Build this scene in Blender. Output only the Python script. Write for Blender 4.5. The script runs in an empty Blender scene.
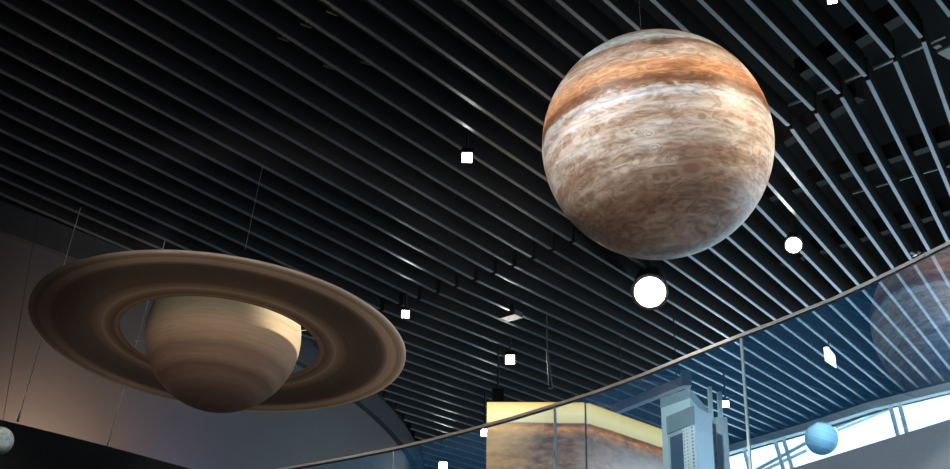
import bpy, bmesh, math, random
from mathutils import Vector, Matrix
random.seed(7)
PI = math.pi
SC = bpy.context.scene
COL = SC.collection

# ------------------------------------------------------------------ camera
F = 1356.97; PITCH = math.radians(25.23); ROLL = math.radians(1.0075); CZ = 1.6   # lens 1.6 m above the floor

def ray(px, py):
    x = (px - 475) / F; y = -(py - 234.5) / F
    c, s = math.cos(ROLL), math.sin(ROLL)
    x, y = c * x - s * y, s * x + c * y
    cp, sp = math.cos(PITCH), math.sin(PITCH)
    return Vector((x, cp - sp * y, sp + cp * y))

def at(px, py, z):                 # point of the sight line at height z above the lens
    d = ray(px, py); d = d * (z / d.z); return Vector((d.x, d.y, d.z + CZ))

def dist(px, py, D):               # point of the sight line at distance D
    d = ray(px, py).normalized() * D; return Vector((d.x, d.y, d.z + CZ))

def hor(px, py, r):                # point of the sight line at horizontal distance r
    d = ray(px, py); d = d * (r / math.hypot(d.x, d.y)); return Vector((d.x, d.y, d.z + CZ))

cam = bpy.data.cameras.new('camera'); cam.sensor_width = 36; cam.lens = F / 950 * 36; cam.clip_end = 200
co = bpy.data.objects.new('camera', cam); COL.objects.link(co); SC.camera = co
o0 = ray(475, 234.5)
rt = (ray(476, 234.5) - o0).normalized(); up = (ray(475, 233.5) - o0).normalized(); fw = o0.normalized()
M3 = Matrix((rt, up, -fw)).transposed()
co.matrix_world = Matrix.Translation((0, 0, CZ)) @ M3.to_4x4()

# ------------------------------------------------------------------ view, world, lights
SC.view_settings.view_transform = 'Standard'; SC.view_settings.look = 'None'
SC.view_settings.exposure = 0.0; SC.view_settings.gamma = 1.0; SC.view_settings.use_curve_mapping = False
W = bpy.data.worlds.new('sky'); SC.world = W; W.use_nodes = True
bgn = W.node_tree.nodes['Background']; bgn.inputs[0].default_value = (0.68, 0.86, 1.0, 1); bgn.inputs[1].default_value = 4.4

def spot(name, loc, target, power, color, size=0.08, angle=40, blend=0.6):
    l = bpy.data.lights.new(name, 'SPOT'); l.energy = power; l.color = color; l.shadow_soft_size = size
    l.spot_size = math.radians(angle); l.spot_blend = blend
    o = bpy.data.objects.new(name, l); COL.objects.link(o); o.location = loc
    o.rotation_euler = (Vector(target) - Vector(loc)).to_track_quat('-Z', 'Y').to_euler()
    return o

def area(name, loc, target, power, color, sx, sy, portal=False):
    l = bpy.data.lights.new(name, 'AREA'); l.energy = power; l.color = color; l.shape = 'RECTANGLE'; l.size = sx; l.size_y = sy
    o = bpy.data.objects.new(name, l); COL.objects.link(o); o.location = loc
    o.rotation_euler = (Vector(target) - Vector(loc)).to_track_quat('-Z', 'Y').to_euler()
    if portal: l.cycles.is_portal = True
    return o

JUP = dist(657, 145, 8.5); JR = 0.712
SAT = dist(223.8, 335.5, 12.6); SR = 0.70
# track spots of the hall that aim at the globes, and two added low fills
spot('spot_on_jupiter_left', (-2.6, 4.0, 7.6), JUP + Vector((-.25, 0, .3)), 1350, (1.0, .95, .92), .12, 26)
spot('spot_on_jupiter_right', (4.6, 5.6, 7.3), JUP + Vector((.2, 0, .1)), 1100, (1.0, .80, .60), .15, 26)
spot('spot_on_jupiter_low', (.2, .5, 2.2), JUP, 760, (1.0, .93, .88), .3, 17)  # added fill from below to lift the globe's lower half
spot('spot_on_saturn', (1.3, 10.2, 7.2), SAT + Vector((.2, 0, 0)), 900, (1.0, .88, .66), .10, 18)
spot('spot_on_saturn_front', (-1.2, 3.4, .6), SAT + Vector((.3, 0, 0)), 1080, (1.0, .90, .83), .25, 20, .3)  # added low fill to brighten the underside of the ring
# added fill spots without fittings, brightening balustrade, upper-floor exhibits, globes and trim
spot('spot_on_balustrade', (-.6, 4.5, .5), (.9, 10.8, 4.7), 700, (1.0, .92, .82), .2, 34, .6)
spot('spot_on_balcony_front', (1.0, 3.0, 1.0), (3.0, 8.0, 3.9), 900, (.82, .91, 1.0), .3, 34, .6)
spot('spot_on_tower', (1.2, 10.9, 6.9), (2.1, 14.4, 6.0), 520, (.92, 1.0, 1.0), .1, 30, .8)
spot('spot_on_jupiter_cool', (4.4, 8.4, 4.4), JUP + Vector((.1, 0, -.2)), 260, (.72, .86, 1.0), .3, 26)  # added spot imitating the cool window sheen on the globe
spot('spot_on_blue_globe', (3.4, 10.6, 7.2), dist(821.5, 438.6, 16.4), 800, (.9, .97, 1.0), .05, 8)
spot('spot_on_window_trim', (3.6, 13.5, 6.4), (6.6, 19.4, 8.0), 420, (.9, .97, 1.0), .2, 60, 1.0)
# wall washers standing between the black parapet and the drum wall
spot('wall_washer_warm', (-3.95, 13.25, 4.7), (-4.55, 14.3, 5.5), 520, (1.0, .72, .52), .2, 108, 1.0)
spot('wall_washer_cool', (-2.75, 14.9, 4.5), (-3.2, 15.9, 5.6), 190, (.46, .54, 1.0), .2, 105, 1.0)
# added general fill behind the camera, not a known lamp
area('lobby_light', (0, -3, 2.6), (0, 8, 7), 30, (1.0, .93, .86), 6, 2)

# ------------------------------------------------------------------ materials
def newmat(name):
    m = bpy.data.materials.new(name); m.use_nodes = True
    return m, m.node_tree, m.node_tree.nodes, m.node_tree.links

def mat(name, col, rough=.6, metal=0.0, var=.12, scale=8.0, bump=0.0, emit=None, spec=.5):
    m, t, n, l = newmat(name); b = n['Principled BSDF']
    b.inputs['Roughness'].default_value = rough; b.inputs['Metallic'].default_value = metal
    b.inputs['Specular IOR Level'].default_value = spec
    tc = n.new('ShaderNodeTexCoord'); nz = n.new('ShaderNodeTexNoise'); nz.inputs['Scale'].default_value = scale
    nz.inputs['Detail'].default_value = 4
    l.new(tc.outputs['Object'], nz.inputs['Vector'])
    r = n.new('ShaderNodeValToRGB')
    r.color_ramp.elements[0].position = .3; r.color_ramp.elements[1].position = .7
    r.color_ramp.elements[0].color = (*[c * (1 - var) for c in col], 1); r.color_ramp.elements[1].color = (*[min(1, c * (1 + var)) for c in col], 1)
    l.new(nz.outputs['Fac'], r.inputs[0]); l.new(r.outputs[0], b.inputs['Base Color'])
    if bump:
        bp = n.new('ShaderNodeBump'); bp.inputs['Strength'].default_value = bump; bp.inputs['Distance'].default_value = .01
        l.new(nz.outputs['Fac'], bp.inputs['Height']); l.new(bp.outputs[0], b.inputs['Normal'])
    if emit:
        b.inputs['Emission Color'].default_value = (*emit[0], 1); b.inputs['Emission Strength'].default_value = emit[1]
    return m

M = {}
M['baffle'] = mat('baffle_satin_grey', (.20, .205, .21), .42, 0.0, .06, 3, spec=.6)
M['bafflebody'] = mat('baffle_black_felt', (.017, .016, .0155), .8, 0, .1, 3, spec=.25)
M['baffle_edge'] = mat('baffle_pale_edge', (.25, .275, .30), .40, 0.8, .05, 3, spec=.6)
M['black'] = mat('matte_black', (.012, .012, .013), .7)
M['void'] = mat('void_black', (.012, .013, .015), .8)
M['beam'] = mat('beam_dark_steel', (.05, .048, .045), .55, .2)
M['tray'] = mat('galvanised_tray', (.30, .29, .27), .35, .6)
M['dome'] = mat('dome_panel', (.062, .055, .056), .6, 0, .05, 1.5)
M['cornice'] = mat('cornice_grey', (.03, .03, .032), .5)
M['parapet'] = mat('parapet_black', (.006, .006, .006), .75, 0, .5, 30, .2)
M['fascia'] = mat('fascia_grey', (.30, .36, .42), .6, 0, .04, 60, .1)
M['floor'] = mat('floor_concrete', (.22, .21, .2), .5)
M['plaster'] = mat('dark_plaster', (.05, .05, .055), .8)
M['white'] = mat('white_trim', (.84, .90, .90), .45, 0, .03)
M['mullion'] = mat('mullion_grey', (.75, .82, .85), .4, 0)
M['steel'] = mat('brushed_steel', (.88, .84, .78), .45, 0, .06, 40)
M['gasket'] = mat('gasket_dark', (.02, .02, .02), .5)
M['wire'] = mat('steel_wire', (.85, .82, .78), .4, 0)
M['housing'] = mat('lamp_housing', (.03, .03, .03), .5)
M['lampwhite'] = mat('lamp_face', (1, 1, 1), .5, emit=((1, .97, .9), 30))
M['lampdim'] = mat('lamp_face_soft', (1, 1, 1), .5, emit=((.95, .97, 1), 3))
M['greypaint'] = mat('grey_green_paint', (.16, .19, .18), .6)
M['pinkgrey'] = mat('warm_grey_plastic', (.10, .075, .07), .5)
M['tower'] = mat('tower_pale_metal', (.62, .76, .78), .4, .1, .04)
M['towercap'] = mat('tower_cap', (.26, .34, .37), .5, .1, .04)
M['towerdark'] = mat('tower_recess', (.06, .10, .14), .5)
M['towerface'] = mat('tower_face', (.52, .60, .66), .35, .2, .05, 2)
M['gold'] = mat('gold_foil', (.7, .38, .22), .4, .5, .4, 25)
M['truss'] = mat('truss_grey', (.5, .5, .5), .5, .2)

def glass_mat(name='coated_blue_glass', refl=.36):
    m, t, n, l = newmat(name); n.clear()
    out = n.new('ShaderNodeOutputMaterial')
    tr = n.new('ShaderNodeBsdfTransparent'); tr.inputs[0].default_value = (.80, .95, 1.0, 1)
    gl = n.new('ShaderNodeBsdfGlossy'); gl.inputs['Roughness'].default_value = 0.0; gl.inputs['Color'].default_value = (.9, .95, 1, 1)
    tl = n.new('ShaderNodeBsdfTranslucent'); tl.inputs[0].default_value = (.12, .50, 1.0, 1)  # blue scatter layer stands in for the veil of reflections
    lw = n.new('ShaderNodeLayerWeight'); lw.inputs['Blend'].default_value = .35
    mr = n.new('ShaderNodeMapRange'); mr.inputs['To Min'].default_value = refl; mr.inputs['To Max'].default_value = .6
    l.new(lw.outputs['Fresnel'], mr.inputs['Value'])
    a = n.new('ShaderNodeMixShader'); b = n.new('ShaderNodeMixShader'); b.inputs[0].default_value = .10
    l.new(mr.outputs[0], a.inputs[0]); l.new(tr.outputs[0], a.inputs[1]); l.new(gl.outputs[0], a.inputs[2])
    l.new(a.outputs[0], b.inputs[1]); l.new(tl.outputs[0], b.inputs[2]); l.new(b.outputs[0], out.inputs[0])
    return m
M['glass'] = glass_mat()
M['glass_clearer'] = glass_mat('light_blue_glass', .12)
def clear_mat(name, c):
    m, t, n, l = newmat(name); n.clear(); out = n.new('ShaderNodeOutputMaterial')
    tr = n.new('ShaderNodeBsdfTransparent'); tr.inputs[0].default_value = (*c, 1); l.new(tr.outputs[0], out.inputs[0]); return m
M['clear'] = clear_mat('clear_glass', (.97, .99, 1))
M['windowglass'] = clear_mat('window_glass', (.95, .98, 1))
M['glassedge'] = mat('polished_glass_edge', (.62, .80, .84), .3, 0, .05)

# ------------------------------------------------------------------ mesh helpers
def obj(name, bm, m, parent=None, smooth=False, label=None):
    me = bpy.data.meshes.new(name); bmesh.ops.recalc_face_normals(bm, faces=bm.faces[:]); bm.to_mesh(me); bm.free()
    for mm in (m if isinstance(m, (list, tuple)) else [m]): me.materials.append(mm)
    if smooth:
        for p in me.polygons: p.use_smooth = True
    o = bpy.data.objects.new(name, me); COL.objects.link(o)
    if parent: o.parent = parent
    if label: o['label'] = label
    return o

def thing(name, label, cat, loc=(0, 0, 0), group=None):
    o = bpy.data.objects.new(name, None); COL.objects.link(o); o.location = loc; o.empty_display_size = .1
    return tag(o, label, cat, group)

def tag(o, label, cat, group=None):
    o['label'] = label; o['category'] = cat
    if group: o['group'] = group
    return o

def struct(name, bm, m, smooth=False, label=None):
    o = obj(name, bm, m, None, smooth, label); o['kind'] = 'structure'; return o

def prism(bm, pts, z0, z1):        # pts: plan outline, z0 < z1
    lo = [bm.verts.new((p[0], p[1], z0)) for p in pts]; hi = [bm.verts.new((p[0], p[1], z1)) for p in pts]
    n = len(pts); bm.faces.new(lo[::-1]); bm.faces.new(hi)
    for i in range(n): bm.faces.new((lo[i], lo[(i + 1) % n], hi[(i + 1) % n], hi[i]))

def box(bm, c, s, rot=None):
    r = bmesh.ops.create_cube(bm, size=1); mt = Matrix.Translation(c) @ (rot.to_4x4() if rot else Matrix()) @ Matrix.Diagonal((*s, 1))
    bmesh.ops.transform(bm, matrix=mt, verts=r['verts']); return r['verts']

def bar(bm, a, b, w, h, upv=(0, 0, 1)):   # box beam from a to b
    a = Vector(a); b = Vector(b); d = (b - a); x = d.normalized(); y = Vector(upv).cross(x).normalized(); z = x.cross(y)
    return box(bm, (a + b) / 2, (d.length, w, h), Matrix((x, y, z)).transposed())

def tube(bm, a, b, r, r2=None, seg=8):
    a = Vector(a); b = Vector(b); d = b - a; q = d.to_track_quat('Z', 'Y').to_matrix().to_4x4()
    bmesh.ops.create_cone(bm, cap_ends=True, segments=seg, radius1=r, radius2=r if r2 is None else r2, depth=d.length, matrix=Matrix.Translation((a + b) / 2) @ q)

def local(parent, v): return Vector(v) - Vector(parent.location)

# ------------------------------------------------------------------ room shell
H = 6.6                                     # baffle soffit above the lens
ZC = H + CZ; ZR = ZC + 1.9                  # soffit and roof deck
DC = (-16.0, 24.0); DR = 15.05              # drum wall
def arc(c, R, a0, a1, n): return [(c[0] + R * math.cos(math.radians(a0 + (a1 - a0) * i / n)), c[1] + R * math.sin(math.radians(a0 + (a1 - a0) * i / n))) for i in range(n + 1)]
def ringwall(bm, c, R0, R1, a0, a1, n, z0, z1):
    A = arc(c, R0, a0, a1, n); B = arc(c, R1, a0, a1, n); prism(bm, A + B[::-1], z0, z1)
WP = [(-1.5, 31.5), (.4, 28.4), (2.3, 25.2), (4.5, 22.0), (5.35, 20.9), (6.1, 19.74), (6.98, 18.81), (8.4, 17.4), (10.0, 15.9), (12.5, 13.8)]   # window line

bm = bmesh.new(); box(bm, (-4, 12, -.1), (36, 42, .2)); struct('floor', bm, M['floor'])
bm = bmesh.new(); prism(bm, [(-22, -8.2), (12.8, -8.2), (12.8, 13.8)] + [(x + .3, y + .2) for x, y in WP[::-1][1:]] + [(-22, 31.8)], ZR, ZR + .2); struct('ceiling', bm, M['void'])
bm = bmesh.new(); box(bm, (-22, 12, ZR / 2), (.3, 42, ZR)); struct('wall_left', bm, M['plaster'])
bm = bmesh.new(); box(bm, (-4, -8, ZR / 2), (36, .3, ZR)); struct('wall_behind', bm, M['plaster'])
bm = bmesh.new(); box(bm, (12.7, 2.8, ZR / 2), (.3, 21.8, ZR)); struct('wall_right', bm, M['plaster'])
bm = bmesh.new(); box(bm, (-11.6, 31.7, ZR / 2), (20.6, .3, ZR)); struct('wall_back', bm, M['plaster'])

def offset_poly(P, d):
    out = []
    for i, p in enumerate(P):
        a = Vector(P[max(0, i - 1)]); b = Vector(P[min(len(P) - 1, i + 1)]); t = (b - a).normalized(); nrm = Vector((-t.y, t.x))
        out.append((p[0] + nrm.x * d, p[1] + nrm.y * d))
    return out
def polywall(bm, P, d0, d1, z0, z1): prism(bm, offset_poly(P, d0) + offset_poly(P, d1)[::-1], z0, z1)
ZW = ZC - .03
bm = bmesh.new(); polywall(bm, WP, 0, .4, ZW, ZR); struct('wall_bulkhead', bm, M['void'])
bm = bmesh.new(); polywall(bm, WP, -.10, .02, ZC - .14, ZC - .02); struct('trim_1', bm, M['white'], label='pale trim band where the slatted ceiling meets the windows')
WS = [(-1.5, 31.5), (.4, 28.4), (2.3, 25.2), (3.6, 23.3)]; WP2 = [(3.6, 23.3)] + WP[3:]
bm = bmesh.new(); polywall(bm, WS, 0, .3, 2.6 + CZ, ZC - .1); struct('wall_beside_windows', bm, M['plaster'])
bm = bmesh.new(); polywall(bm, WP, 0, .3, 0, 2.6 + CZ); struct('wall_under_windows', bm, M['plaster'])
# drum wall with panel seams
bm = bmesh.new(); ringwall(bm, DC, DR - .2, DR, -100, 30, 78, 0, ZR); struct('wall_drum', bm, M['dome'], label='curved drum wall washed by warm and bluish light')
bm = bmesh.new(); ringwall(bm, DC, DR, DR + .10, -100, 30, 78, ZC - .34, ZC - .0); struct('trim_2', bm, M['cornice'], label='curved cornice along the top of the drum wall')
bm = bmesh.new(); ringwall(bm, DC, 16.85, 17.05, -80, -37.4, 40, 0, 3.6 + CZ); struct('wall_parapet', bm, M['parapet'], label='black parapet in front of the drum wall')

# ------------------------------------------------------------------ balcony: rail points measured, panels flat between joints
J = [at(290, 468, 3.6) + Vector((-.78, .55, 0)), at(393.5, 449.5, 3.6), at(555, 405, 3.6), at(741, 338, 3.6), at(950, 243.5, 3.6 * 1.067)]
e = (J[4] - J[3]); J[4] = J[3] + e * 1.06; J.append(J[4] + Vector((.9, -1.85, 0)))
RP = [(290, 468), (320, 463), (350, 457.5), (393.5, 449), (430, 440.5), (471, 429.8), (512, 418.5), (555, 405.5), (600, 391), (645, 374.5), (690, 356), (741, 336), (770, 325), (800, 313.0), (835, 299), (870, 283), (910, 263.5), (950, 243.5)]
def plane_hit(px, py, A, B):
    d = ray(px, py); t = (B - A); n = Vector((-t.y, t.x, 0)); o = Vector((0, 0, CZ)); k = n.dot(A - o) / n.dot(d); return o + d * k
rail = [J[0].copy()]
jx = [0, 393.5, 555, 741, 2000]
for (px, py) in RP:
    i = next(i for i in range(4) if px <= jx[i + 1] + .01) if px > jx[0] else 0
    i = 0 if px <= 393.5 else 1 if px <= 555 else 2 if px <= 741 else 3
    rail.append(plane_hit(px, py, J[i], J[i + 1]))
rail += [J[4].copy(), J[5].copy()]
rail[-2].z = rail[-3].z + .02; rail[-1].z = rail[-2].z + .1
# base curve: same plan, 1.1 m lower
FP = [(773, 468.5), (817, 455), (872, 437.5), (915, 423), (950, 409)]
def basez(p):                       # z of the fascia top at plan point p
    return 2.5 + CZ if p.y > 9.35 else 2.5 + CZ + max(0, (9.35 - p.y)) * .125
# fascia with its top following the floor line
def strip(bm, P, w, zt, zb):
    n = len(P); V = []
    for i, p in enumerate(P):
        a = P[max(0, i - 1)]; b = P[min(n - 1, i + 1)]; t = Vector((b.x - a.x, b.y - a.y, 0)).normalized(); nr = Vector((-t.y, t.x, 0)) * (w / 2)
        zz, zl = zt(p), zb(p)
        V.append([bm.verts.new((p.x + s * nr.x, p.y + s * nr.y, z)) for s, z in ((-1, zl), (1, zl), (1, zz), (-1, zz))])
    for i in range(n - 1):
        for k in range(4): bm.faces.new((V[i][k], V[i][(k + 1) % 4], V[i + 1][(k + 1) % 4], V[i + 1][k]))
    bm.faces.new(V[0][::-1]); bm.faces.new(V[-1])
bm = bmesh.new(); strip(bm, rail, .16, lambda p: basez(p), lambda p: 0.0)
struct('wall_balcony', bm, M['fascia'], label='grey balcony front below the glass balustrade')
# upper floor slab
fl = [(p.x + .1, p.y + .12) for p in rail] + [(12.4, 5.5), (12.4, 13.6)] + [(x - .15, y - .15) for x, y in WP[::-1][1:]] + [(-1.4, 24.5), (-2.2, 18)]
bm = bmesh.new(); prism(bm, fl, 2.2 + CZ, 2.45 + CZ); struct('floor_upper', bm, M['floor'])

bal = thing('glass_balustrade', 'curved frameless glass balustrade with thin steel handrail along the upper floor', 'balustrade', (1.97, 9.35, 2.5 + CZ))
def L(v): return local(bal, v)
bm = bmesh.new(); strip(bm, [L(p) for p in rail], .042, lambda p: p.z + .011, lambda p: p.z - .011)
obj('handrail', bm, M['steel'], bal, label='slim brushed steel handrail')
bm = bmesh.new(); strip(bm, [L(p) for p in rail], .026, lambda p: p.z - .011, lambda p: p.z - .019)
obj('gasket', bm, M['gasket'], bal)
segs = [[], [], [], [], []]
for p in rail[1:-2]:
    pass
idx = {0: (0, 4), 1: (4, 8), 2: (8, 12), 3: (12, 19), 4: (19, 20)}
for s, (i0, i1) in idx.items():
    pts = [rail[i].copy() for i in range(i0, i1 + 1)]
    # pull both ends back for the joint gap
    d = (pts[1] - pts[0]).normalized(); pts[0] = pts[0] + d * .012
    d = (pts[-2] - pts[-1]).normalized(); pts[-1] = pts[-1] + d * .012
    A, B = J[s], J[s + 1]; t = Vector((B.x - A.x, B.y - A.y, 0)).normalized(); nr = Vector((-t.y, t.x, 0))
    if nr.dot(Vector((0, -1, 0))) < 0: nr = -nr       # towards the hall
    bm = bmesh.new(); fr = []; bk = []
    for p in pts:
        zt = p.z - .02; zb = basez(p)
        fr.append((bm.verts.new(L(Vector((p.x, p.y, zb)) + nr * .006)), bm.verts.new(L(Vector((p.x, p.y, zt)) + nr * .006))))
        bk.append((bm.verts.new(L(Vector((p.x, p.y, zb)) - nr * .006)), bm.verts.new(L(Vector((p.x, p.y, zt)) - nr * .006))))
    for i in range(len(pts) - 1):
        f = bm.faces.new((fr[i][0], fr[i + 1][0], fr[i + 1][1], fr[i][1])); f.material_index = 0
        f = bm.faces.new((bk[i][0], bk[i][1], bk[i + 1][1], bk[i + 1][0])); f.material_index = 1
        f = bm.faces.new((fr[i][1], fr[i + 1][1], bk[i + 1][1], bk[i][1])); f.material_index = 2
        f = bm.faces.new((fr[i][0], bk[i][0], bk[i + 1][0], fr[i + 1][0])); f.material_index = 2
    for i in (0, -1):
        f = bm.faces.new((fr[i][0], fr[i][1], bk[i][1], bk[i][0])); f.material_index = 2
    obj('glass_panel', bm, [M['glass' if s >= 3 else 'glass_clearer'], M['clear'], M['clear']], bal)
for s in range(1, 5):               # bright polished edges at the joints
    p = rail[idx[s][0]]; bm = bmesh.new(); r = .011 if s > 1 else .006
    box(bm, L(Vector((p.x, p.y, (p.z - .02 + basez(p)) / 2))), (r * 1.6, r * 1.6, p.z - .02 - basez(p)), Matrix.Rotation(math.radians(45), 3, 'Z'))
    obj('glass_joint', bm, M['glassedge'], bal, label='pale joint between two glass panels')

# ------------------------------------------------------------------ ceiling baffles
AZ = 0.9139780367; OFF = 1.802515734 * H; SP = -0.04819630822 * H
N1 = Vector((-math.sin(AZ), math.cos(AZ))); D1 = Vector((math.cos(AZ), math.sin(AZ)))
def j1(k): return Vector((-0.00193666 * k * k + 0.25983158 * k - 1.91485247, -2.65127674e-3 * k * k - 0.17482613 * k + 16.8687684))
def ang(k): return math.radians(49.8 + (min(k, 34) - 10) * .75) if k > 5 else math.radians(46.05 + (k - 5) * .12)
def inside(p): return math.hypot(p.x - DC[0], p.y - DC[1]) < DR + .12
def cross(p, q, a, b):
    r = q - p; s = b - a; d = r.x * s.y - r.y * s.x
    if abs(d) < 1e-9: return None
    t = ((a.x - p.x) * s.y - (a.y - p.y) * s.x) / d; u = ((a.x - p.x) * r.y - (a.y - p.y) * r.x) / d
    return t if 0 <= t <= 1 and 0 <= u <= 1 else None
wpo = [Vector(p) for p in offset_poly(WP, -.13)]
def trim(p, q):                       # keep the stretch outside the drum and inside the window line
    n = 600; best = None; cur = None
    for i in range(n + 1):
        v = p.lerp(q, i / n)
        if not inside(v):
            cur = (cur[0], v) if cur else (v, v)
        else:
            if cur and (best is None or (cur[1] - cur[0]).length > (best[1] - best[0]).length): best = cur
            cur = None
    if cur and (best is None or (cur[1] - cur[0]).length > (best[1] - best[0]).length): best = cur
    if not best: return None
    p, q = best; ts = [t for t in (cross(p, q, wpo[i], wpo[i + 1]) for i in range(len(wpo) - 1)) if t is not None]
    if ts: q = p.lerp(q, min(ts))
    if q.y > 31.4: q = p.lerp(q, (31.4 - p.y) / (q.y - p.y))
    return (p, q) if (q - p).length > .25 else None
BD = .25; BT = .038
def nth(i):
    w = ['first', 'second', 'third', 'fourth', 'fifth', 'sixth', 'seventh', 'eighth', 'ninth', 'tenth', 'eleventh', 'twelfth', 'thirteenth', 'fourteenth', 'fifteenth', 'sixteenth', 'seventeenth', 'eighteenth', 'nineteenth']
    t = {2: 'twent', 3: 'thirt', 4: 'fort', 5: 'fift', 6: 'sixt'}
    if i <= 19: return w[i - 1]
    return t[i // 10] + 'ieth' if i % 10 == 0 else t[i // 10] + 'y-' + w[i % 10 - 1]
def baffle(p, q, label, group):
    c = (p + q) / 2; d = q - p
    t = thing('ceiling_baffle', label, 'ceiling baffle', (c.x, c.y, ZC), group); t.rotation_euler = (0, 0, math.atan2(d.y, d.x))
    bm = bmesh.new(); box(bm, (0, 0, BD / 2 + .006), (d.length, BT * .8, BD - .012)); obj('panel', bm, M['bafflebody'], t)
    bm = bmesh.new(); box(bm, (0, 0, .006), (d.length, BT, .012)); obj('edge_strip', bm, M['baffle_edge'], t, label='pale strip along the lower edge')
nn_ = 0; nf_ = 0
for k in range(42, -35, -1):
    j = j1(k) if k >= -14 else None
    if j is None:
        base = N1 * (OFF + SP * k); j = base + D1 * Vector((-6, 18.8)).dot(D1)
    st = N1 * (OFF + SP * k) + D1 * -7.0
    if k > 0: j = N1 * (OFF + SP * k) + D1 * j.dot(D1)
    if st.x < -11: st = st.lerp(j, (-11 - st.x) / (j.x - st.x))
    s = trim(st, j - D1 * .04)
    if s and k > 29:
        baffle(s[0], s[1], 'ceiling baffle of the near run, %s beyond the upper right picture corner' % nth(k - 29), 'near run of ceiling baffles')
    elif s:
        nn_ += 1
        baffle(s[0], s[1], 'near-run ceiling baffle, %s counting left from the upper right corner' % nth(nn_), 'near run of ceiling baffles')
    if k > -15:
        a = ang(k); d2 = Vector((math.cos(a), math.sin(a))); s = trim(j + d2 * .04, j + d2 * 24)
        if s and k > 31:
            baffle(s[0], s[1], 'ceiling baffle of the far run, %s beyond the right picture edge' % nth(k - 31), 'far run of ceiling baffles')
        elif s:
            nf_ += 1
            baffle(s[0], s[1], 'far-run ceiling baffle, %s counting left from the right edge' % nth(nf_), 'far run of ceiling baffles')

# services in the void above the baffles
def service(name, label, cat, pts, z, w, h, m, group=None):
    P = [at(*p, z) for p in pts]; c = sum(P, Vector()) / len(P)
    bm = bmesh.new()
    for a, b in zip(P[:-1], P[1:]): bar(bm, a - c, b - c, w, h)
    o = obj(name, bm, m); o.location = c; tag(o, label, cat, group); return o
g = 'roof beams in the dark void'
service('roof_beam', 'dark roof beam above the baffles, just right of the large globe top', 'beam', [(700, 232), (760, 152), (860, 90)][1:], 7.4, .12, .2, M['beam'], g)
service('roof_beam', 'dark roof beam crossing the upper right, second below the joint line', 'beam', [(740, 202), (950, 134)], 7.5, .12, .2, M['beam'], g)
service('roof_beam', 'dark roof beam crossing the right side just above the bright cable tray line', 'beam', [(770, 262), (950, 205)], 7.6, .12, .2, M['beam'], g)
service('roof_beam', 'dark roof beam faintly seen at the top between the upper right baffles', 'beam', [(800, 70), (905, 8)], 7.5, .14, .2, M['beam'], g)
service('cable_tray', 'thin galvanised cable tray line under the joint of the upper right baffles', 'cable tray', [(808, 97), (864, 73), (945, 36)], 6.862, .035, .02, M['tray'])
service('conduit', 'thin bright conduit crossing above the baffles at the right edge', 'conduit', [(846, 195), (950, 165)], 7.2, .025, .025, M['tray'])
service('conduit', 'short bright conduit stub right beside the large globe', 'conduit', [(783, 107), (802, 100)], 6.862, .03, .02, M['tray'])
for (a, b) in (((936, 52), (956, 43)),):
    P, Q = at(943, 55.5, H - .02), at(957, 48.5, H - .02); bm = bmesh.new(); bar(bm, P * 0, Q - P, .17, .02)
    o = obj('access_plate', bm, mat('plate_bluegrey', (.30, .32, .34), .35)); o.location = P; tag(o, 'flat blue-grey plate hung under the ceiling at the upper right corner', 'plate')
P, Q = at(934.5, 47.5, H - .02), at(940.5, 44.5, H - .02); bm = bmesh.new(); bar(bm, P * 0, Q - P, .05, .02)
o = obj('access_plate', bm, M['baffle']); o.location = P; tag(o, 'tiny grey plate just above the larger blue-grey plate', 'plate')
for px, py, lb in ((332, 13, 'topmost'), (306, 25.5, 'second from top'), (283, 39, 'third from top'), (366, 63, 'rightmost'), (329, 67, 'lowest warm coloured')):
    p = at(px, py, H + .05); bm = bmesh.new(); bar(bm, (-.045, -.03, 0), (.045, .03, 0), .015, .015); bar(bm, (0, 0, 0), (0, 0, .2), .012, .012, (1, 0, 0))
    o = obj('hanger_clip', bm, M['tray']); o.location = p
    tag(o, 'small metal hanger clip between the upper left baffles, ' + lb + ' of the five', 'clip', 'hanger clips')

# ------------------------------------------------------------------ window wall
def seg_hit(px, py):               # hit of a sight line with the window line
    d = ray(px, py); p = Vector((0, 0)); q = Vector((d.x, d.y)) * 60
    for i in range(len(WP) - 1):
        t = cross(p, q, Vector(WP[i]), Vector(WP[i + 1]))
        if t is not None: return Vector((d.x * 60 * t, d.y * 60 * t, d.z * 60 * t + CZ))
win = struct('window_1', (lambda b: (polywall(b, WP2, .10, .12, 2.55 + CZ, ZC - .1), b)[1])(bmesh.new()), M['windowglass'])
mull = [((744, 449), (749, 469)), ((774, 437), (782.5, 466)), ((782, 434), (790.5, 463)), ((889.5, 403), (896.5, 430)), ((898.5, 400), (905.5, 428))]
for (a, b) in mull:
    A, B = seg_hit(*a), seg_hit(*b); d = B - A
    A = A - d * ((A.z - (ZC - .15)) / d.z); B = A + d * ((A.z - 2.65 - CZ) / abs(d.z))
    bm = bmesh.new(); bar(bm, A, B, .03, .06, (1, 0, 0)); obj('window_mullion', bm, M['mullion'], win)
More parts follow.
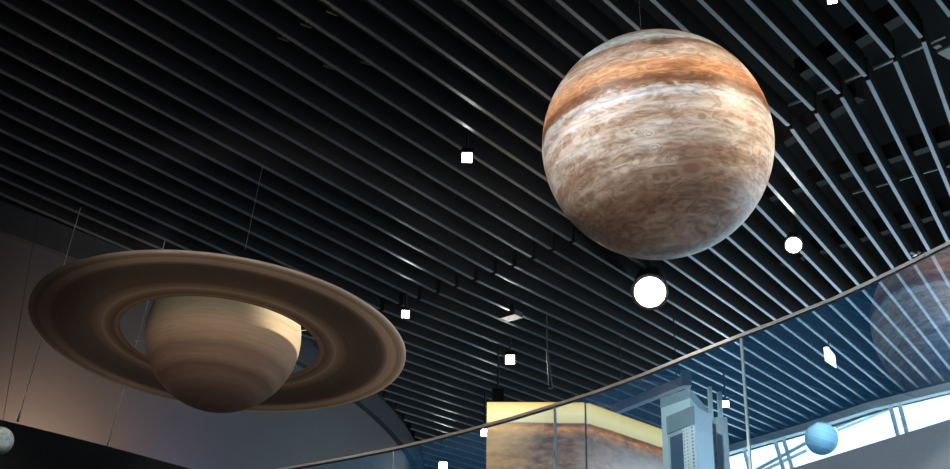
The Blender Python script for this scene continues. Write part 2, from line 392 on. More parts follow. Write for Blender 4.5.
# outside: two pairs of slanted steel rails of the roof structure
g = 'slanted steel rails outside the windows'
for i, (a, b, lb) in enumerate((((754, 471), (806, 443), 'lower left, upper of the pair'), ((762, 471), (807, 450), 'lower left, lower of the pair'), ((836, 427), (888, 405), 'centre, upper of the pair'), ((838, 430), (890, 408.5), 'centre, lower of the pair'))):
    A, B = seg_hit(*a), seg_hit(*b); o = Vector((0, 0, CZ)); kf = 1.10 + .07 * i; A = o + (A - o) * kf; B = o + (B - o) * kf; c = (A + B) / 2
    bm = bmesh.new(); tube(bm, A - c, B - c, .035); r = obj('outdoor_rail', bm, M['mullion']); r.location = c
    tag(r, 'grey steel rail seen outside through the windows, ' + lb, 'rail', g)
for i in range(0, len(WP2) - 1):
    a = Vector(WP2[i]); b = Vector(WP2[i + 1]); c = (a + b) / 2; d = b - a; nr = Vector((d.y, -d.x)).normalized()
    if nr.y > 0: nr = -nr
    ca = Vector((c.x, c.y, 4.4 + CZ)) - Vector((nr.x, nr.y, 0)) * .25
    area('window_portal', ca, ca + Vector((nr.x, nr.y, 0)), 1, (1, 1, 1), d.length, 3.9, True)

# ------------------------------------------------------------------ planets
def planet_mat(name, stops, streak=.09, warp=.10, storms=True, seed=0.0, rough=.45, zs=9.0, contrast=.35, spec=.4, ovals=()):
    m, t, n, l = newmat(name); b = n['Principled BSDF']; b.inputs['Roughness'].default_value = rough; b.inputs['Specular IOR Level'].default_value = spec
    tc = n.new('ShaderNodeTexCoord'); nv = n.new('ShaderNodeVectorMath'); nv.operation = 'NORMALIZE'; l.new(tc.outputs['Object'], nv.inputs[0])
    sep = n.new('ShaderNodeSeparateXYZ'); l.new(nv.outputs[0], sep.inputs[0])
    def math_(op, a, b_=None):
        q = n.new('ShaderNodeMath'); q.operation = op
        for i, v in enumerate((a, b_)):
            if v is None: continue
            if isinstance(v, (int, float)): q.inputs[i].default_value = v
            else: l.new(v, q.inputs[i])
        return q.outputs[0]
    def noise(sx, sy, sz, scale, detail=5, dist_=0.0, off=0.0):
        mp = n.new('ShaderNodeMapping'); mp.inputs['Scale'].default_value = (sx, sy, sz); mp.inputs['Location'].default_value = (seed + off, off, 0)
        l.new(nv.outputs[0], mp.inputs['Vector']); z = n.new('ShaderNodeTexNoise'); z.inputs['Scale'].default_value = scale; z.inputs['Detail'].default_value = detail
        z.inputs['Distortion'].default_value = dist_; l.new(mp.outputs[0], z.inputs['Vector']); return z
    lat = math_('ARCSINE', math_('MULTIPLY', sep.outputs[2], .9999))
    lat = math_('ADD', math_('DIVIDE', lat, PI), .5)          # 0 south pole, 1 north pole
    w1 = noise(1, 1, 1.6, 3.2, 6, .6); w2 = noise(1, 1, 3.2, 8, 6, 1.2, 3.3)
    d = math_('ADD', math_('MULTIPLY', math_('SUBTRACT', w1.outputs['Fac'], .5), warp), math_('MULTIPLY', math_('SUBTRACT', w2.outputs['Fac'], .5), warp * .8))
    la = math_('ADD', lat, d)
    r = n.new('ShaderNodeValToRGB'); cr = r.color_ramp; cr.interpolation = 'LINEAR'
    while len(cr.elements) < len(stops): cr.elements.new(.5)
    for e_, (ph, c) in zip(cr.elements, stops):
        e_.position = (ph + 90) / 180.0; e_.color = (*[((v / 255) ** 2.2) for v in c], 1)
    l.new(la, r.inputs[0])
    s1 = noise(1, 1, zs, 2.6, 8, .8, 7.7)
    rr = n.new('ShaderNodeValToRGB'); rr.color_ramp.elements[0].position = .34; rr.color_ramp.elements[1].position = .66
    k0 = 1 - contrast; rr.color_ramp.elements[0].color = (k0, k0 * .93, k0 * .86, 1); rr.color_ramp.elements[1].color = (1.0, 1.0, 1.0, 1)
    l.new(s1.outputs['Fac'], rr.inputs[0])
    mx = n.new('ShaderNodeMix'); mx.data_type = 'RGBA'; mx.blend_type = 'MULTIPLY'; mx.inputs[0].default_value = 1
    l.new(r.outputs[0], mx.inputs[6]); l.new(rr.outputs[0], mx.inputs[7]); colr = mx.outputs[2]
    if storms:
        # curled storm rings in the southern latitudes
        mp = n.new('ShaderNodeMapping'); mp.inputs['Scale'].default_value = (1, 1, 1.7); l.new(nv.outputs[0], mp.inputs['Vector'])
        vo = n.new('ShaderNodeTexVoronoi'); vo.inputs['Scale'].default_value = 5.2; l.new(mp.outputs[0], vo.inputs['Vector'])
        rp = n.new('ShaderNodeValToRGB'); ee = rp.color_ramp.elements
        ee[0].position = 0; ee[0].color = (.62, .62, .62, 1); ee[1].position = .34; ee[1].color = (.5, .5, .5, 1)
        for ps, v in ((.09, .72), (.15, .30), (.21, .74), (.26, .40)):
            q = ee.new(ps); q.color = (v, v, v, 1)
        wv = math_('ADD', vo.outputs['Distance'], math_('MULTIPLY', math_('SUBTRACT', w2.outputs['Fac'], .5), .22)); l.new(wv, rp.inputs[0])
        msk = n.new('ShaderNodeValToRGB'); me = msk.color_ramp.elements; me[0].position = .20; me[0].color = (0, 0, 0, 1); me[1].position = .30; me[1].color = (1, 1, 1, 1)
        q = me.new(.42); q.color = (1, 1, 1, 1); q = me.new(.49); q.color = (0, 0, 0, 1); l.new(lat, msk.inputs[0])
        ov = n.new('ShaderNodeMix'); ov.data_type = 'RGBA'; ov.blend_type = 'OVERLAY'
        l.new(math_('MULTIPLY', msk.outputs[0], .75), ov.inputs[0]); l.new(colr, ov.inputs[6]); l.new(rp.outputs[0], ov.inputs[7]); colr = ov.outputs[2]
        s2 = noise(1, 1, 2.6, 5, 10, 2.6, 1.9); r2 = n.new('ShaderNodeValToRGB'); r2.color_ramp.elements[0].position = .36; r2.color_ramp.elements[1].position = .62
        r2.color_ramp.elements[0].color = (.26, .24, .22, 1); r2.color_ramp.elements[1].color = (.66, .66, .66, 1); l.new(s2.outputs['Fac'], r2.inputs[0])
        o2 = n.new('ShaderNodeMix'); o2.data_type = 'RGBA'; o2.blend_type = 'OVERLAY'; o2.inputs[0].default_value = .7
        l.new(colr, o2.inputs[6]); l.new(r2.outputs[0], o2.inputs[7]); colr = o2.outputs[2]
        s3 = noise(1, 1, 3.4, 1.9, 7, .9, 5.1); r3 = n.new('ShaderNodeValToRGB'); r3.color_ramp.elements[0].position = .40; r3.color_ramp.elements[1].position = .60
        r3.color_ramp.elements[0].color = (.74, .64, .56, 1); r3.color_ramp.elements[1].color = (1.02, 1.07, 1.12, 1); l.new(s3.outputs['Fac'], r3.inputs[0])
        m3 = n.new('ShaderNodeMix'); m3.data_type = 'RGBA'; m3.blend_type = 'MULTIPLY'; m3.inputs[0].default_value = .8
        l.new(colr, m3.inputs[6]); l.new(r3.outputs[0], m3.inputs[7]); colr = m3.outputs[2]
        for (v, ra, fl, c0) in ovals:
            df = n.new('ShaderNodeVectorMath'); df.operation = 'SUBTRACT'; l.new(nv.outputs[0], df.inputs[0]); df.inputs[1].default_value = v
            sc_ = n.new('ShaderNodeVectorMath'); sc_.operation = 'MULTIPLY'; l.new(df.outputs[0], sc_.inputs[0]); sc_.inputs[1].default_value = (1, 1, fl)
            ln_ = n.new('ShaderNodeVectorMath'); ln_.operation = 'LENGTH'; l.new(sc_.outputs[0], ln_.inputs[0])
            dd = math_('ADD', ln_.outputs['Value'], math_('MULTIPLY', math_('SUBTRACT', w2.outputs['Fac'], .5), ra * .6))
            rm = n.new('ShaderNodeMapRange'); rm.inputs['From Min'].default_value = ra * 1.15; rm.inputs['From Max'].default_value = ra * .8; l.new(dd, rm.inputs[0])
            om = n.new('ShaderNodeMix'); om.data_type = 'RGBA'; l.new(math_('MULTIPLY', rm.outputs[0], .65), om.inputs[0]); l.new(colr, om.inputs[6]); om.inputs[7].default_value = (*[(q_ / 255) ** 2.2 for q_ in c0], 1); colr = om.outputs[2]
    l.new(colr, b.inputs['Base Color']); return m

def globe(bm, r, u_=128, v_=80): bmesh.ops.create_uvsphere(bm, u_segments=u_, v_segments=v_, radius=r)

JS = [(-90, (176, 158, 146)), (-68, (176, 156, 142)), (-54, (160, 138, 124)), (-46, (164, 142, 126)), (-39, (184, 164, 150)), (-33, (206, 190, 176)), (-28, (184, 158, 138)),
      (-24, (220, 212, 204)), (-14, (222, 216, 208)), (-11, (206, 184, 165)), (-7, (224, 222, 220)), (-3, (216, 200, 186)), (-1, (196, 205, 216)), (2, (210, 208, 206)), (4, (150, 116, 94)), (8, (134, 98, 76)),
      (10.5, (200, 150, 112)), (17, (214, 168, 128)), (20, (198, 168, 144)), (24, (190, 178, 166)), (29, (176, 160, 148)), (33, (150, 128, 112)), (35.5, (112, 92, 80)), (38, (168, 178, 180)), (43, (160, 180, 186)), (48, (140, 135, 130)), (60, (128, 118, 108)), (90, (120, 110, 100))]
jt = thing('planet_globe', 'largest globe, banded orange and cream gas giant with swirling storms hanging at upper right', 'globe', JUP)
bm = bmesh.new(); globe(bm, JR); from mathutils import Euler
JE = Euler((0, math.radians(-5), math.radians(28)))
def on_globe(px, py):
    d = ray(px, py).normalized(); o = Vector((0, 0, CZ)) - JUP; b_ = o.dot(d); k_ = -b_ - math.sqrt(max(0, b_ * b_ - o.dot(o) + JR * JR))
    v = (o + d * k_).normalized(); v.rotate(JE.to_matrix().inverted()); return v
OV = [(on_globe(692, 168), .13, 1.9, (176, 148, 132)), (on_globe(692, 168), .075, 1.9, (140, 108, 92)), (on_globe(661, 42), .10, 2.6, (58, 48, 44)), (on_globe(577, 140), .05, 1.3, (226, 216, 206)),
      (on_globe(563, 152), .035, 1.3, (222, 210, 198)), (on_globe(590, 197), .055, 1.6, (126, 100, 86)), (on_globe(702, 116), .035, 1.2, (150, 126, 110)), (on_globe(768 - 12, 150), .05, 1.4, (236, 204, 170)), (on_globe(650, 187), .03, 1.5, (168, 142, 126))]
s_ = obj('globe', bm, planet_mat('jupiter_skin', JS, warp=.045, ovals=OV), jt, True); s_.rotation_euler = JE
bm = bmesh.new(); tube(bm, (-.07, 0, JR - .02), (-.07, 0, ZC - JUP.z), .002); obj('suspension_wire', bm, M['black'], jt)
bm = bmesh.new(); tube(bm, (-.07, 0, JR - .03), (-.07, 0, JR + .02), .02); obj('hanging_eye', bm, M['steel'], jt)

ST = thing('ringed_planet_globe', 'ringed planet globe, cream and tan bands with wide flat brown ring, hanging at left', 'globe', SAT)
SN = Vector((math.tan(math.radians(3)), math.tan(math.radians(4)), 1)).normalized()
SQ = SN.to_track_quat('Z', 'Y')
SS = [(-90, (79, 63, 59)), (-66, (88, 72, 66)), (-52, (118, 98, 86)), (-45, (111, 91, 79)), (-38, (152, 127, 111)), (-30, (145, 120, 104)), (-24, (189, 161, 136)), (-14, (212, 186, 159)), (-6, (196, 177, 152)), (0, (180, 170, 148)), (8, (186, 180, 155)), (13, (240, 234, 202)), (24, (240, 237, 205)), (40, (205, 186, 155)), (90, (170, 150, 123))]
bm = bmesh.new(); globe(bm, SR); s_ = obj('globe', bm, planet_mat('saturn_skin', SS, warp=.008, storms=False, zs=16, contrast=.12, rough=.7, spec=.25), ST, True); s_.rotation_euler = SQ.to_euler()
RI, RO = .90, 1.695
bm = bmesh.new(); n = 192; rows = []
prof = [(RI, -.008), (RI, .008), (RO - .01, .012), (RO, .005), (RO, -.005), (RO - .01, -.012)]
for i in range(n):
    a = 2 * PI * i / n; rows.append([bm.verts.new((r * math.cos(a), r * math.sin(a), z)) for r, z in prof])
for i in range(n):
    A, B = rows[i], rows[(i + 1) % n]
    for k in range(len(prof)): bm.faces.new((A[k], A[(k + 1) % 6], B[(k + 1) % 6], B[k]))
def ring_mat():
    m, t, n, l = newmat('ring_skin'); b = n['Principled BSDF']; b.inputs['Roughness'].default_value = .6
    tc = n.new('ShaderNodeTexCoord'); sep = n.new('ShaderNodeSeparateXYZ'); l.new(tc.outputs['Object'], sep.inputs[0])
    cb = n.new('ShaderNodeCombineXYZ'); l.new(sep.outputs[0], cb.inputs[0]); l.new(sep.outputs[1], cb.inputs[1])
    ln = n.new('ShaderNodeVectorMath'); ln.operation = 'LENGTH'; l.new(cb.outputs[0], ln.inputs[0])
    mr = n.new('ShaderNodeMapRange'); mr.inputs['From Min'].default_value = RI; mr.inputs['From Max'].default_value = RO; l.new(ln.outputs['Value'], mr.inputs['Value'])
    c2 = n.new('ShaderNodeCombineXYZ'); l.new(mr.outputs[0], c2.inputs[0])
    nz = n.new('ShaderNodeTexNoise'); nz.inputs['Scale'].default_value = 30; nz.inputs['Detail'].default_value = 6; l.new(c2.outputs[0], nz.inputs['Vector'])
    r = n.new('ShaderNodeValToRGB'); cr = r.color_ramp
    st = [(0, (111, 89, 70)), (.04, (136, 111, 88)), (.07, (96, 78, 62)), (.13, (113, 94, 77)), (.19, (158, 136, 113)), (.26, (120, 101, 82)), (.34, (90, 75, 61)), (.5, (80, 67, 54)), (.63, (75, 63, 51)), (.73, (85, 71, 60)), (.765, (116, 99, 83)), (.80, (164, 141, 121)), (.87, (174, 152, 129)), (.90, (138, 117, 98)), (.95, (156, 136, 117)), (1, (241, 224, 203))]
    while len(cr.elements) < len(st): cr.elements.new(.5)
    for e_, (p, c) in zip(cr.elements, st): e_.position = p; e_.color = (*[((v / 255) ** 2.2) for v in c], 1)
    l.new(mr.outputs[0], r.inputs[0])
    r2 = n.new('ShaderNodeValToRGB'); r2.color_ramp.elements[0].position = .35; r2.color_ramp.elements[1].position = .65
    r2.color_ramp.elements[0].color = (.72, .70, .68, 1); r2.color_ramp.elements[1].color = (1, 1, 1, 1); l.new(nz.outputs['Fac'], r2.inputs[0])
    mx = n.new('ShaderNodeMix'); mx.data_type = 'RGBA'; mx.blend_type = 'MULTIPLY'; mx.inputs[0].default_value = 1
    l.new(r.outputs[0], mx.inputs[6]); l.new(r2.outputs[0], mx.inputs[7]); l.new(mx.outputs[2], b.inputs['Base Color']); return m
rg = obj('planet_ring', bm, ring_mat(), ST, label='wide flat ring with brown and tan bands'); rg.rotation_euler = SQ.to_euler(); rg.location = Vector((-.03, 0, -.045))
for a in (200, 20, 332):              # short stays between ring and globe
    bm = bmesh.new(); d = Vector((math.cos(math.radians(a)), math.sin(math.radians(a)), 0)); d.rotate(SQ); tube(bm, d * (SR - .01) + Vector((0, 0, .0)), d * (RI + .02), .003); obj('ring_stay', bm, M['wire'], ST)
wt = hor(258, 188, 12.2); wb = hor(245, 250, 11.2)
bm = bmesh.new(); tube(bm, SN * 0 + wb - SAT, (wt - wb) * ((ZC - .02 - wb.z) / (wt.z - wb.z)) + wb - SAT, .002); obj('suspension_wire', bm, M['wire'], ST)

# small pale globe at lower left, pale blue globe at the windows
pm = dist(-.5, 440.5, 9.3)
mo = thing('small_globe', 'small pale grey-white moon globe at lower left edge in front of black parapet', 'globe', pm)
bm = bmesh.new(); globe(bm, .089, 48, 32); obj('globe', bm, planet_mat('moon_skin', [(-90, (190, 195, 190)), (-30, (215, 220, 215)), (0, (170, 185, 195)), (20, (225, 228, 222)), (90, (200, 205, 200))], warp=.4, storms=False, zs=1.5), mo, True)
bm = bmesh.new(); tube(bm, (0, 0, .08), (0, 0, ZC - pm.z), .002); obj('suspension_wire', bm, M['black'], mo)
spot('spot_on_moon', (-1.2, 5.2, 5.6), pm, 300, (.95, 1, .97), .05, 16)
pb = dist(821.5, 438.6, 16.4)
bl = thing('small_globe', 'small pale blue globe hanging in front of the bright windows at lower right', 'globe', pb)
bm = bmesh.new(); globe(bm, .19, 48, 32); obj('globe', bm, planet_mat('ice_planet_skin', [(-90, (120, 190, 240)), (-20, (150, 212, 250)), (10, (150, 208, 246)), (90, (190, 225, 250))], warp=.03, storms=False, contrast=.06, zs=4), bl, True)
bm = bmesh.new(); tube(bm, (0, 0, .18), (0, 0, ZC - pb.z), .002); obj('suspension_wire', bm, M['black'], bl)

# tension wires in front of the drum wall
g = 'slim tension wires by the drum wall'
for a, b, lb in (((41.8, 339.5), (17.8, 421), 'leftmost, running down from the ring to the black parapet'), ((123.8, 388), (107, 448), 'right one, passing through the ring opening to the black parapet')):
    B = at(*b, 3.6); d1 = ray(*a); top = None
    A = at(*a, 4.6 if a[0] < 50 else 4.35); D = A - B; A2 = B + D * ((ZC - B.z) / D.z) if D.z > 0 else A
    w = thing('tension_wire', 'thin pale tension wire, ' + lb, 'wire', B, g)
    bm = bmesh.new(); tube(bm, (0, 0, 0), A2 - B, .004, None, 6); obj('wire', bm, M['wire'], w)
    bm = bmesh.new(); tube(bm, (0, 0, 0), (A2 - B) * .03, .014, .008); obj('turnbuckle', bm, M['steel'], w)

# ------------------------------------------------------------------ light fittings
def spotlight(px, py, z, sz, label, lit=True, power=20, aim=None, shape='square', top_=ZC + .22, col=(1, .95, .86)):
    p = at(px, py, z); t = thing('spotlight', label, 'spotlight', p, 'ceiling spotlights')
    aim = Vector(aim) if aim else Vector((p.x * .35, p.y * .45, 1.6)); d = (aim - p).normalized(); q = d.to_track_quat('-Z', 'Y'); R3 = q.to_matrix()
    bm = bmesh.new()
    if shape == 'square': box(bm, R3 @ Vector((0, 0, sz * .75)), (sz * 1.25, sz * 1.25, sz * 1.5), R3)
    else: tube(bm, R3 @ Vector((0, 0, 0)), R3 @ Vector((0, 0, sz * 1.6)), sz * .62, sz * .5, 24)
    obj('housing', bm, M['housing'], t)
    bm = bmesh.new()
    if shape == 'square': box(bm, R3 @ Vector((0, 0, -.004)), (sz, sz, .008), R3)
    else: tube(bm, R3 @ Vector((0, 0, -.008)), R3 @ Vector((0, 0, .002)), sz * .5, None, 24)
    obj('lens', bm, M['lampwhite'] if lit else M['black'], t, label='glowing white lens' if lit else None)
    bm = bmesh.new(); top = Vector((0, 0, top_ - p.z)) + R3 @ Vector((0, 0, sz)) * .6; tube(bm, R3 @ Vector((0, 0, sz * .8)), Vector((top.x, top.y, top_ - p.z)), .014); obj('stem', bm, M['housing'], t)
    if lit and power:
        l = bpy.data.lights.new('spotlight_lamp', 'SPOT'); l.energy = power; l.color = col; l.shadow_soft_size = sz * .4; l.spot_size = math.radians(150); l.spot_blend = .8
        lo = bpy.data.objects.new('spotlight_lamp', l); COL.objects.link(lo); lo.parent = t; lo.location = d * .03; lo.rotation_euler = q.to_euler()
    return t
spotlight(467, 157.5, 6.42, .095, 'square spotlight on the dark baffles left of the largest globe', power=12)
spotlight(405.5, 314, 6.3, .09, 'small spotlight just right of the ring of the ringed globe', power=9)
spotlight(510, 359.5, 6.25, .115, 'spotlight hanging above the glowing desert display box', power=22)
spotlight(650, 292, 6.2, .36, 'very bright round spotlight directly under the largest globe', power=110, shape='round')  # lens enlarged to stand in for the glare around it
spotlight(793.5, 245, 6.35, .17, 'bright round spotlight at right among the blue lit baffles', power=22, shape='round')
spotlight(725.5, 404, 6.1, .09, 'small spotlight behind glass just right of the exhibit tower', power=5)
spotlight(484.5, 432.5, 6.0, .10, 'small spotlight peeking out at the left edge of the display box', power=4)
spotlight(443, 466, 6.2, .13, 'lowest spotlight, seen through the glass left of the display box', power=4)
spotlight(832, -1, 6.45, .07, 'tiny spotlight at the very top edge above the right baffles', power=8)
spotlight(498, 397, 5.9, .13, 'unlit grey spotlight just above the left corner of the display box', lit=False, top_=ZR)
# glowing panel built for a reflection in the glass, detector box, hanging cable
c = at(830, 359, 6.3); t = thing('panel_lamp', 'small white rectangular lamp panel seen through the blue glass', 'lamp', c)
bm = bmesh.new(); P = [at(u_, v_, 6.3) - c for u_, v_ in ((823.6, 349.5), (828, 348.6), (835.3, 357.6), (836.4, 368.3), (825, 360.8))]
P = [Vector((0, 0, 0)) + p for p in P]; q = [p + Vector((0, 0, .03)) for p in P]
lo = [bm.verts.new(v) for v in P]; hi = [bm.verts.new(v) for v in q]; bm.faces.new(lo); bm.faces.new(hi[::-1])
for i in range(5): bm.faces.new((lo[i], hi[i], hi[(i + 1) % 5], lo[(i + 1) % 5]))
obj('lamp_panel', bm, M['lampdim'], t)
bm = bmesh.new(); tube(bm, (0, 0, .02), (0, 0, ZC + .1 - c.z), .01); obj('stem', bm, M['housing'], t)
c = at(511.5, 315.5, 6.5); t = thing('ceiling_sensor', 'small flat warm grey sensor box under the baffles above the hanging spotlight', 'sensor', c)
bm = bmesh.new(); box(bm, (0, 0, 0), (.17, .24, .07), Matrix.Rotation(math.radians(50), 3, 'Z')); obj('housing', bm, M['pinkgrey'], t)
bm = bmesh.new(); box(bm, (0, 0, .08), (.05, .05, .12)); obj('bracket', bm, M['housing'], t)
c = hor(547, 350, 16.5); b = hor(551, 388.5, 16.5)
bm = bmesh.new(); tube(bm, (0, 0, 0), b - c, .012, .028); tube(bm, (0, 0, 0), (0, 0, ZC - c.z + .1), .008); o = obj('hanging_cable', bm, mat('cable_grey', (.16, .16, .17), .5)); o.location = c
tag(o, 'grey tapered cable drop hanging above the desert display box', 'cable')
c = at(918, 253, 6.45); t = thing('ceiling_clip', 'crumpled shiny foil-like bracket just above the handrail at far right', 'bracket', c)
bm = bmesh.new()
for i in range(5): box(bm, (-.06 + i * .035, (i % 2) * .03, random.uniform(-.015, .015)), (.05, .06, .01), Matrix.Rotation(.4 * (-1) ** i, 3, 'Y'))
obj('foil', bm, M['tray'], t); bm = bmesh.new(); tube(bm, (0, 0, 0), (0, 0, .3), .006); obj('stem', bm, M['housing'], t)

# ------------------------------------------------------------------ desert display box (backlit)
def mars_mat():
    m, t, n, l = newmat('desert_panorama'); n.clear(); out = n.new('ShaderNodeOutputMaterial'); em = n.new('ShaderNodeEmission'); em.inputs[1].default_value = 1.0
    tc = n.new('ShaderNodeTexCoord'); sep = n.new('ShaderNodeSeparateXYZ'); l.new(tc.outputs['Object'], sep.inputs[0])
    nz = n.new('ShaderNodeTexNoise'); nz.inputs['Scale'].default_value = 6.5; nz.inputs['Detail'].default_value = 9; nz.inputs['Roughness'].default_value = .7
    mp = n.new('ShaderNodeMapping'); mp.inputs['Scale'].default_value = (1, 1, 2.6); l.new(tc.outputs['Object'], mp.inputs[0]); l.new(mp.outputs[0], nz.inputs[0])
    n2 = n.new('ShaderNodeTexNoise'); n2.inputs['Scale'].default_value = 1.3; n2.inputs['Detail'].default_value = 2; l.new(tc.outputs['Object'], n2.inputs[0])
    def mth(op, a, b):
        q = n.new('ShaderNodeMath'); q.operation = op
        for i, v in enumerate((a, b)):
            if isinstance(v, (int, float)): q.inputs[i].default_value = v
            else: l.new(v, q.inputs[i])
        return q.outputs[0]
    z = mth('ADD', sep.outputs[2], mth('MULTIPLY', mth('SUBTRACT', n2.outputs[0], .5), .05))
    r = n.new('ShaderNodeValToRGB'); cr = r.color_ramp      # z 0 (top) .. -1 m mapped to 1 .. 0
    st = [(0, (170, 140, 110)), (.3, (150, 124, 98)), (.5, (128, 106, 88)), (.58, (134, 110, 90)), (.64, (170, 128, 92)), (.69, (214, 150, 92)), (.72, (176, 116, 70)), (.748, (128, 84, 54)), (.765, (246, 220, 160)), (.86, (255, 236, 172)), (.97, (246, 216, 136)), (1, (222, 178, 94))]
    while len(cr.elements) < len(st): cr.elements.new(.5)
    for e_, (p, c_) in zip(cr.elements, st): e_.position = p; e_.color = (*[((v / 255) ** 2.2) for v in c_], 1)
    l.new(mth('ADD', z, 1.0), r.inputs[0])
    r2 = n.new('ShaderNodeValToRGB'); r2.color_ramp.elements[0].position = .38; r2.color_ramp.elements[1].position = .62
    r2.color_ramp.elements[0].color = (.42, .36, .34, 1); r2.color_ramp.elements[1].color = (1.3, 1.12, .98, 1); l.new(nz.outputs[0], r2.inputs[0])
    mk = n.new('ShaderNodeMapRange'); mk.inputs['From Min'].default_value = -.24; mk.inputs['From Max'].default_value = -.27; l.new(z, mk.inputs[0])
    mx = n.new('ShaderNodeMix'); mx.data_type = 'RGBA'; mx.blend_type = 'MULTIPLY'; l.new(mk.outputs[0], mx.inputs[0]); l.new(r.outputs[0], mx.inputs[6]); l.new(r2.outputs[0], mx.inputs[7])
    # the low sun in the panorama, at its upper left
    ds = n.new('ShaderNodeVectorMath'); ds.operation = 'DISTANCE'; l.new(tc.outputs['Object'], ds.inputs[0]); ds.inputs[1].default_value = (-.95, .0, -.16)
    gm = n.new('ShaderNodeMapRange'); gm.inputs['From Min'].default_value = .0; gm.inputs['From Max'].default_value = .55; gm.inputs['To Min'].default_value = .85; gm.inputs['To Max'].default_value = 0; l.new(ds.outputs['Value'], gm.inputs[0])
    m2 = n.new('ShaderNodeMix'); m2.data_type = 'RGBA'; m2.blend_type = 'ADD'; l.new(gm.outputs[0], m2.inputs[0]); l.new(mx.outputs[2], m2.inputs[6]); m2.inputs[7].default_value = (.55, .42, .22, 1)
    # orange dust at the left, glass-reflection haze painted pale low on the right face
    gx = n.new('ShaderNodeMapRange'); gx.inputs['From Min'].default_value = -.55; gx.inputs['From Max'].default_value = -1.15; l.new(sep.outputs[0], gx.inputs[0])
    m3 = n.new('ShaderNodeMix'); m3.data_type = 'RGBA'; m3.blend_type = 'ADD'; l.new(mth('MULTIPLY', mth('MULTIPLY', gx.outputs[0], mk.outputs[0]), .8), m3.inputs[0]); l.new(m2.outputs[2], m3.inputs[6]); m3.inputs[7].default_value = (.45, .22, .05, 1)
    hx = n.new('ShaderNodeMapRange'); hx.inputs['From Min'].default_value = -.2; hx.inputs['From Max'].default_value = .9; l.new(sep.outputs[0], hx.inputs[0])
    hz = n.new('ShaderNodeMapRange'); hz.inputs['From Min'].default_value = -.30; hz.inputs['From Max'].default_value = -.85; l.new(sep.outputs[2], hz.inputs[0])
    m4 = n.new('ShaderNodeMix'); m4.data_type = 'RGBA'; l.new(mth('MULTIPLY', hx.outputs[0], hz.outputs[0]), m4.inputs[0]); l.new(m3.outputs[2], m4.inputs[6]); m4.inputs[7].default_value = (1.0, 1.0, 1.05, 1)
    l.new(m4.outputs[2], em.inputs[0]); l.new(em.outputs[0], out.inputs[0]); return m
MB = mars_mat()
ZB = 5.0
A, B, Cc = at(487, 402, ZB), at(586.5, 402.3, ZB), at(660, 428.5, ZB)
Cc = B + (Cc - B) * 1.25
bx = thing('desert_display_box', 'tall backlit display box with orange desert panorama under yellow sky behind the balustrade', 'display', (B.x, B.y, 2.45 + CZ))
zt = B.z - bx.location.z
def face(a, b, name, lb=None):
    a = Vector((a.x, a.y, 0)); b = Vector((b.x, b.y, 0)); t = (b - a).normalized(); nr = Vector((t.y, -t.x, 0))
    o_ = obj(name, (lambda q: (prism(q, [(v.x, v.y) for v in (a - B0, b - B0, b - B0 - nr * .04, a - B0 - nr * .04)], -zt, 0), q)[1])(bmesh.new()), MB, bx)
    o_.location = (0, 0, zt); return o_
B0 = Vector((B.x, B.y, 0)); tt = (B - A).normalized(); t2 = (Cc - B).normalized()
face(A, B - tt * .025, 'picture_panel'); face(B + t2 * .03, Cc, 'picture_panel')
bm = bmesh.new(); pp = [A, B, Cc, Cc + Vector((-1.0, 1.1, 0)), A + Vector((.05, 1.4, 0))]
cen = sum(pp, Vector()) / 5
prism(bm, [((p.x - cen.x) * .965 + cen.x - B.x, (p.y - cen.y) * .965 + cen.y - B.y) for p in pp], 0, zt - .012); obj('frame', bm, M['beam'], bx)

# ------------------------------------------------------------------ exhibit tower
ZT = 4.9
T1, T2, T3 = at(660, 398.5, ZT), at(689.7, 388, ZT), at(708.6, 410, ZT)
tw = thing('exhibit_tower', 'pale metal exhibit tower with recessed shelf and perforated panel right of the display box', 'exhibit', (T2.x, T2.y, 2.45 + CZ))
zz = T2.z - tw.location.z
def TL(p): return (p.x - tw.location.x, p.y - tw.location.y)
T4 = T1 + (T3 - T2)
def shrink(P, s): 
    c = sum(P, Vector()) / len(P); return [c + (p - c) * s for p in P]
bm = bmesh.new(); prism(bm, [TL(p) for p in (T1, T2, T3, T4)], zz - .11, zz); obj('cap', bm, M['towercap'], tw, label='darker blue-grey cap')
bm = bmesh.new(); prism(bm, [TL(p) for p in shrink([T1, T2, T3, T4], .985)], 0, zz - .11); obj('shell', bm, M['tower'], tw)
ZU = 4.62
U1, U2, U3 = at(667, 417, ZU), at(694, 405.5, ZU), at(711.5, 414.5, ZU)
zu = ZU + CZ - tw.location.z; U4 = U1 + (U3 - U2)
bm = bmesh.new(); prism(bm, [TL(p) for p in (U1, U2, U3, U4)], 0, zu); obj('front_cabinet', bm, M['towerface'], tw)
tv = (U2 - U1).normalized(); nv_ = Vector((tv.y, -tv.x, 0)); wl = (U2 - U1).length
def onface(u0, u1, z0, z1, th, m, name, lb=None):
    a = U1 + tv * wl * u0; b = U1 + tv * wl * u1
    bm = bmesh.new(); prism(bm, [TL(p) for p in (a, b, b + nv_ * th, a + nv_ * th)], z0, z1); return obj(name, bm, m, tw, label=lb)
onface(.0, 1.0, zu - .20, zu, .012, M['towercap'], 'top_strip')  # strip whose darker colour paints in the shade below the top
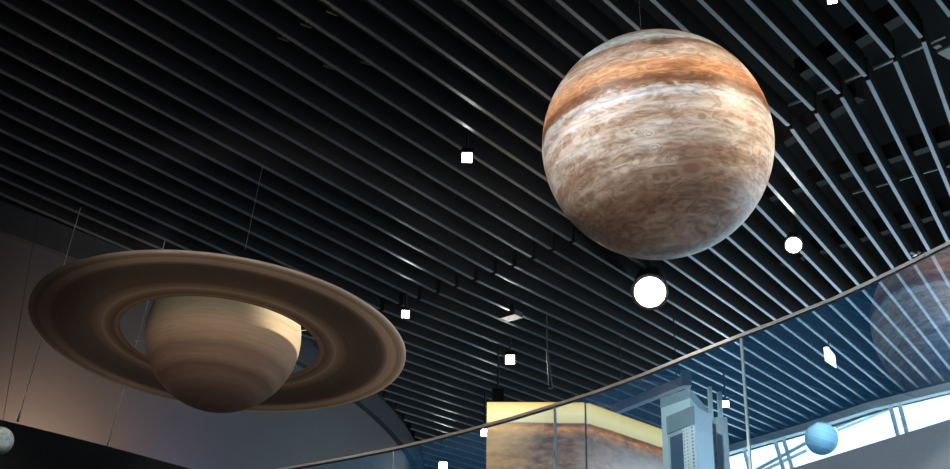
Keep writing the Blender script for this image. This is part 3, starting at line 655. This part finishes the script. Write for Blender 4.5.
onface(.10, .62, 0, zu - .25, .01, M['towerdark'], 'recess_panel', 'dark blue recessed panel')  # flat panel, its dark colour carries the shade of the recess
def perf_mat():
    m, t, n, l = newmat('perforated_white'); b = n['Principled BSDF']; tc = n.new('ShaderNodeTexCoord'); vo = n.new('ShaderNodeTexVoronoi'); vo.inputs['Scale'].default_value = 26; vo.inputs['Randomness'].default_value = 0
    l.new(tc.outputs['Object'], vo.inputs[0]); r = n.new('ShaderNodeValToRGB'); r.color_ramp.elements[0].position = .28; r.color_ramp.elements[0].color = (.25, .32, .4, 1); r.color_ramp.elements[1].position = .34; r.color_ramp.elements[1].color = (.9, .93, .95, 1)
    l.new(vo.outputs['Distance'], r.inputs[0]); l.new(r.outputs[0], b.inputs['Base Color']); return m
onface(.62, .97, 0, zu - .22, .03, perf_mat(), 'perforated_panel', 'white panel with rows of small holes')
def post(px0, px1, py, z, zb, name, m, dep=.08, lb=None):
    a, b = at(px0, py, z), at(px1, py, z); v = Vector((-.3, 1, 0)).normalized() * dep
    bm = bmesh.new(); prism(bm, [TL(p) for p in (a, b, b + v, a + v)], zb, z + CZ - tw.location.z); obj(name, bm, m, tw, label=lb)
post(715.8, 727, 417, 4.75, 0, 'side_panel', M['towerface'], .15)
post(712.5, 715.5, 422, 4.6, 0, 'foil_column', M['gold'], .06, 'coppery foil column')
post(708.5, 711.8, 386.5, 5.15, 0, 'post', M['tower'], .04)
post(718.0, 721.8, 391.5, 5.15, 0, 'post', M['tower'], .04)
# truss bar near the tower
a, b = at(614, 410, 5.6), at(686, 381.5, 5.6); c = (a + b) / 2
t = thing('hanging_truss_bar', 'grey horizontal bar hanging under the baffles between display box and exhibit tower', 'bar', c)
bm = bmesh.new(); bar(bm, a - c, b - c, .10, .12); obj('bar', bm, M['truss'], t)
bm = bmesh.new(); box(bm, b - c + Vector((0, 0, .03)), (.12, .12, .2)); obj('end_block', bm, M['truss'], t)
for k in (.12, .88):
    p = a.lerp(b, k) - c; bm = bmesh.new(); tube(bm, p, (p.x, p.y, ZC + .1 - c.z), .008); obj('hanger_rod', bm, M['housing'], t)
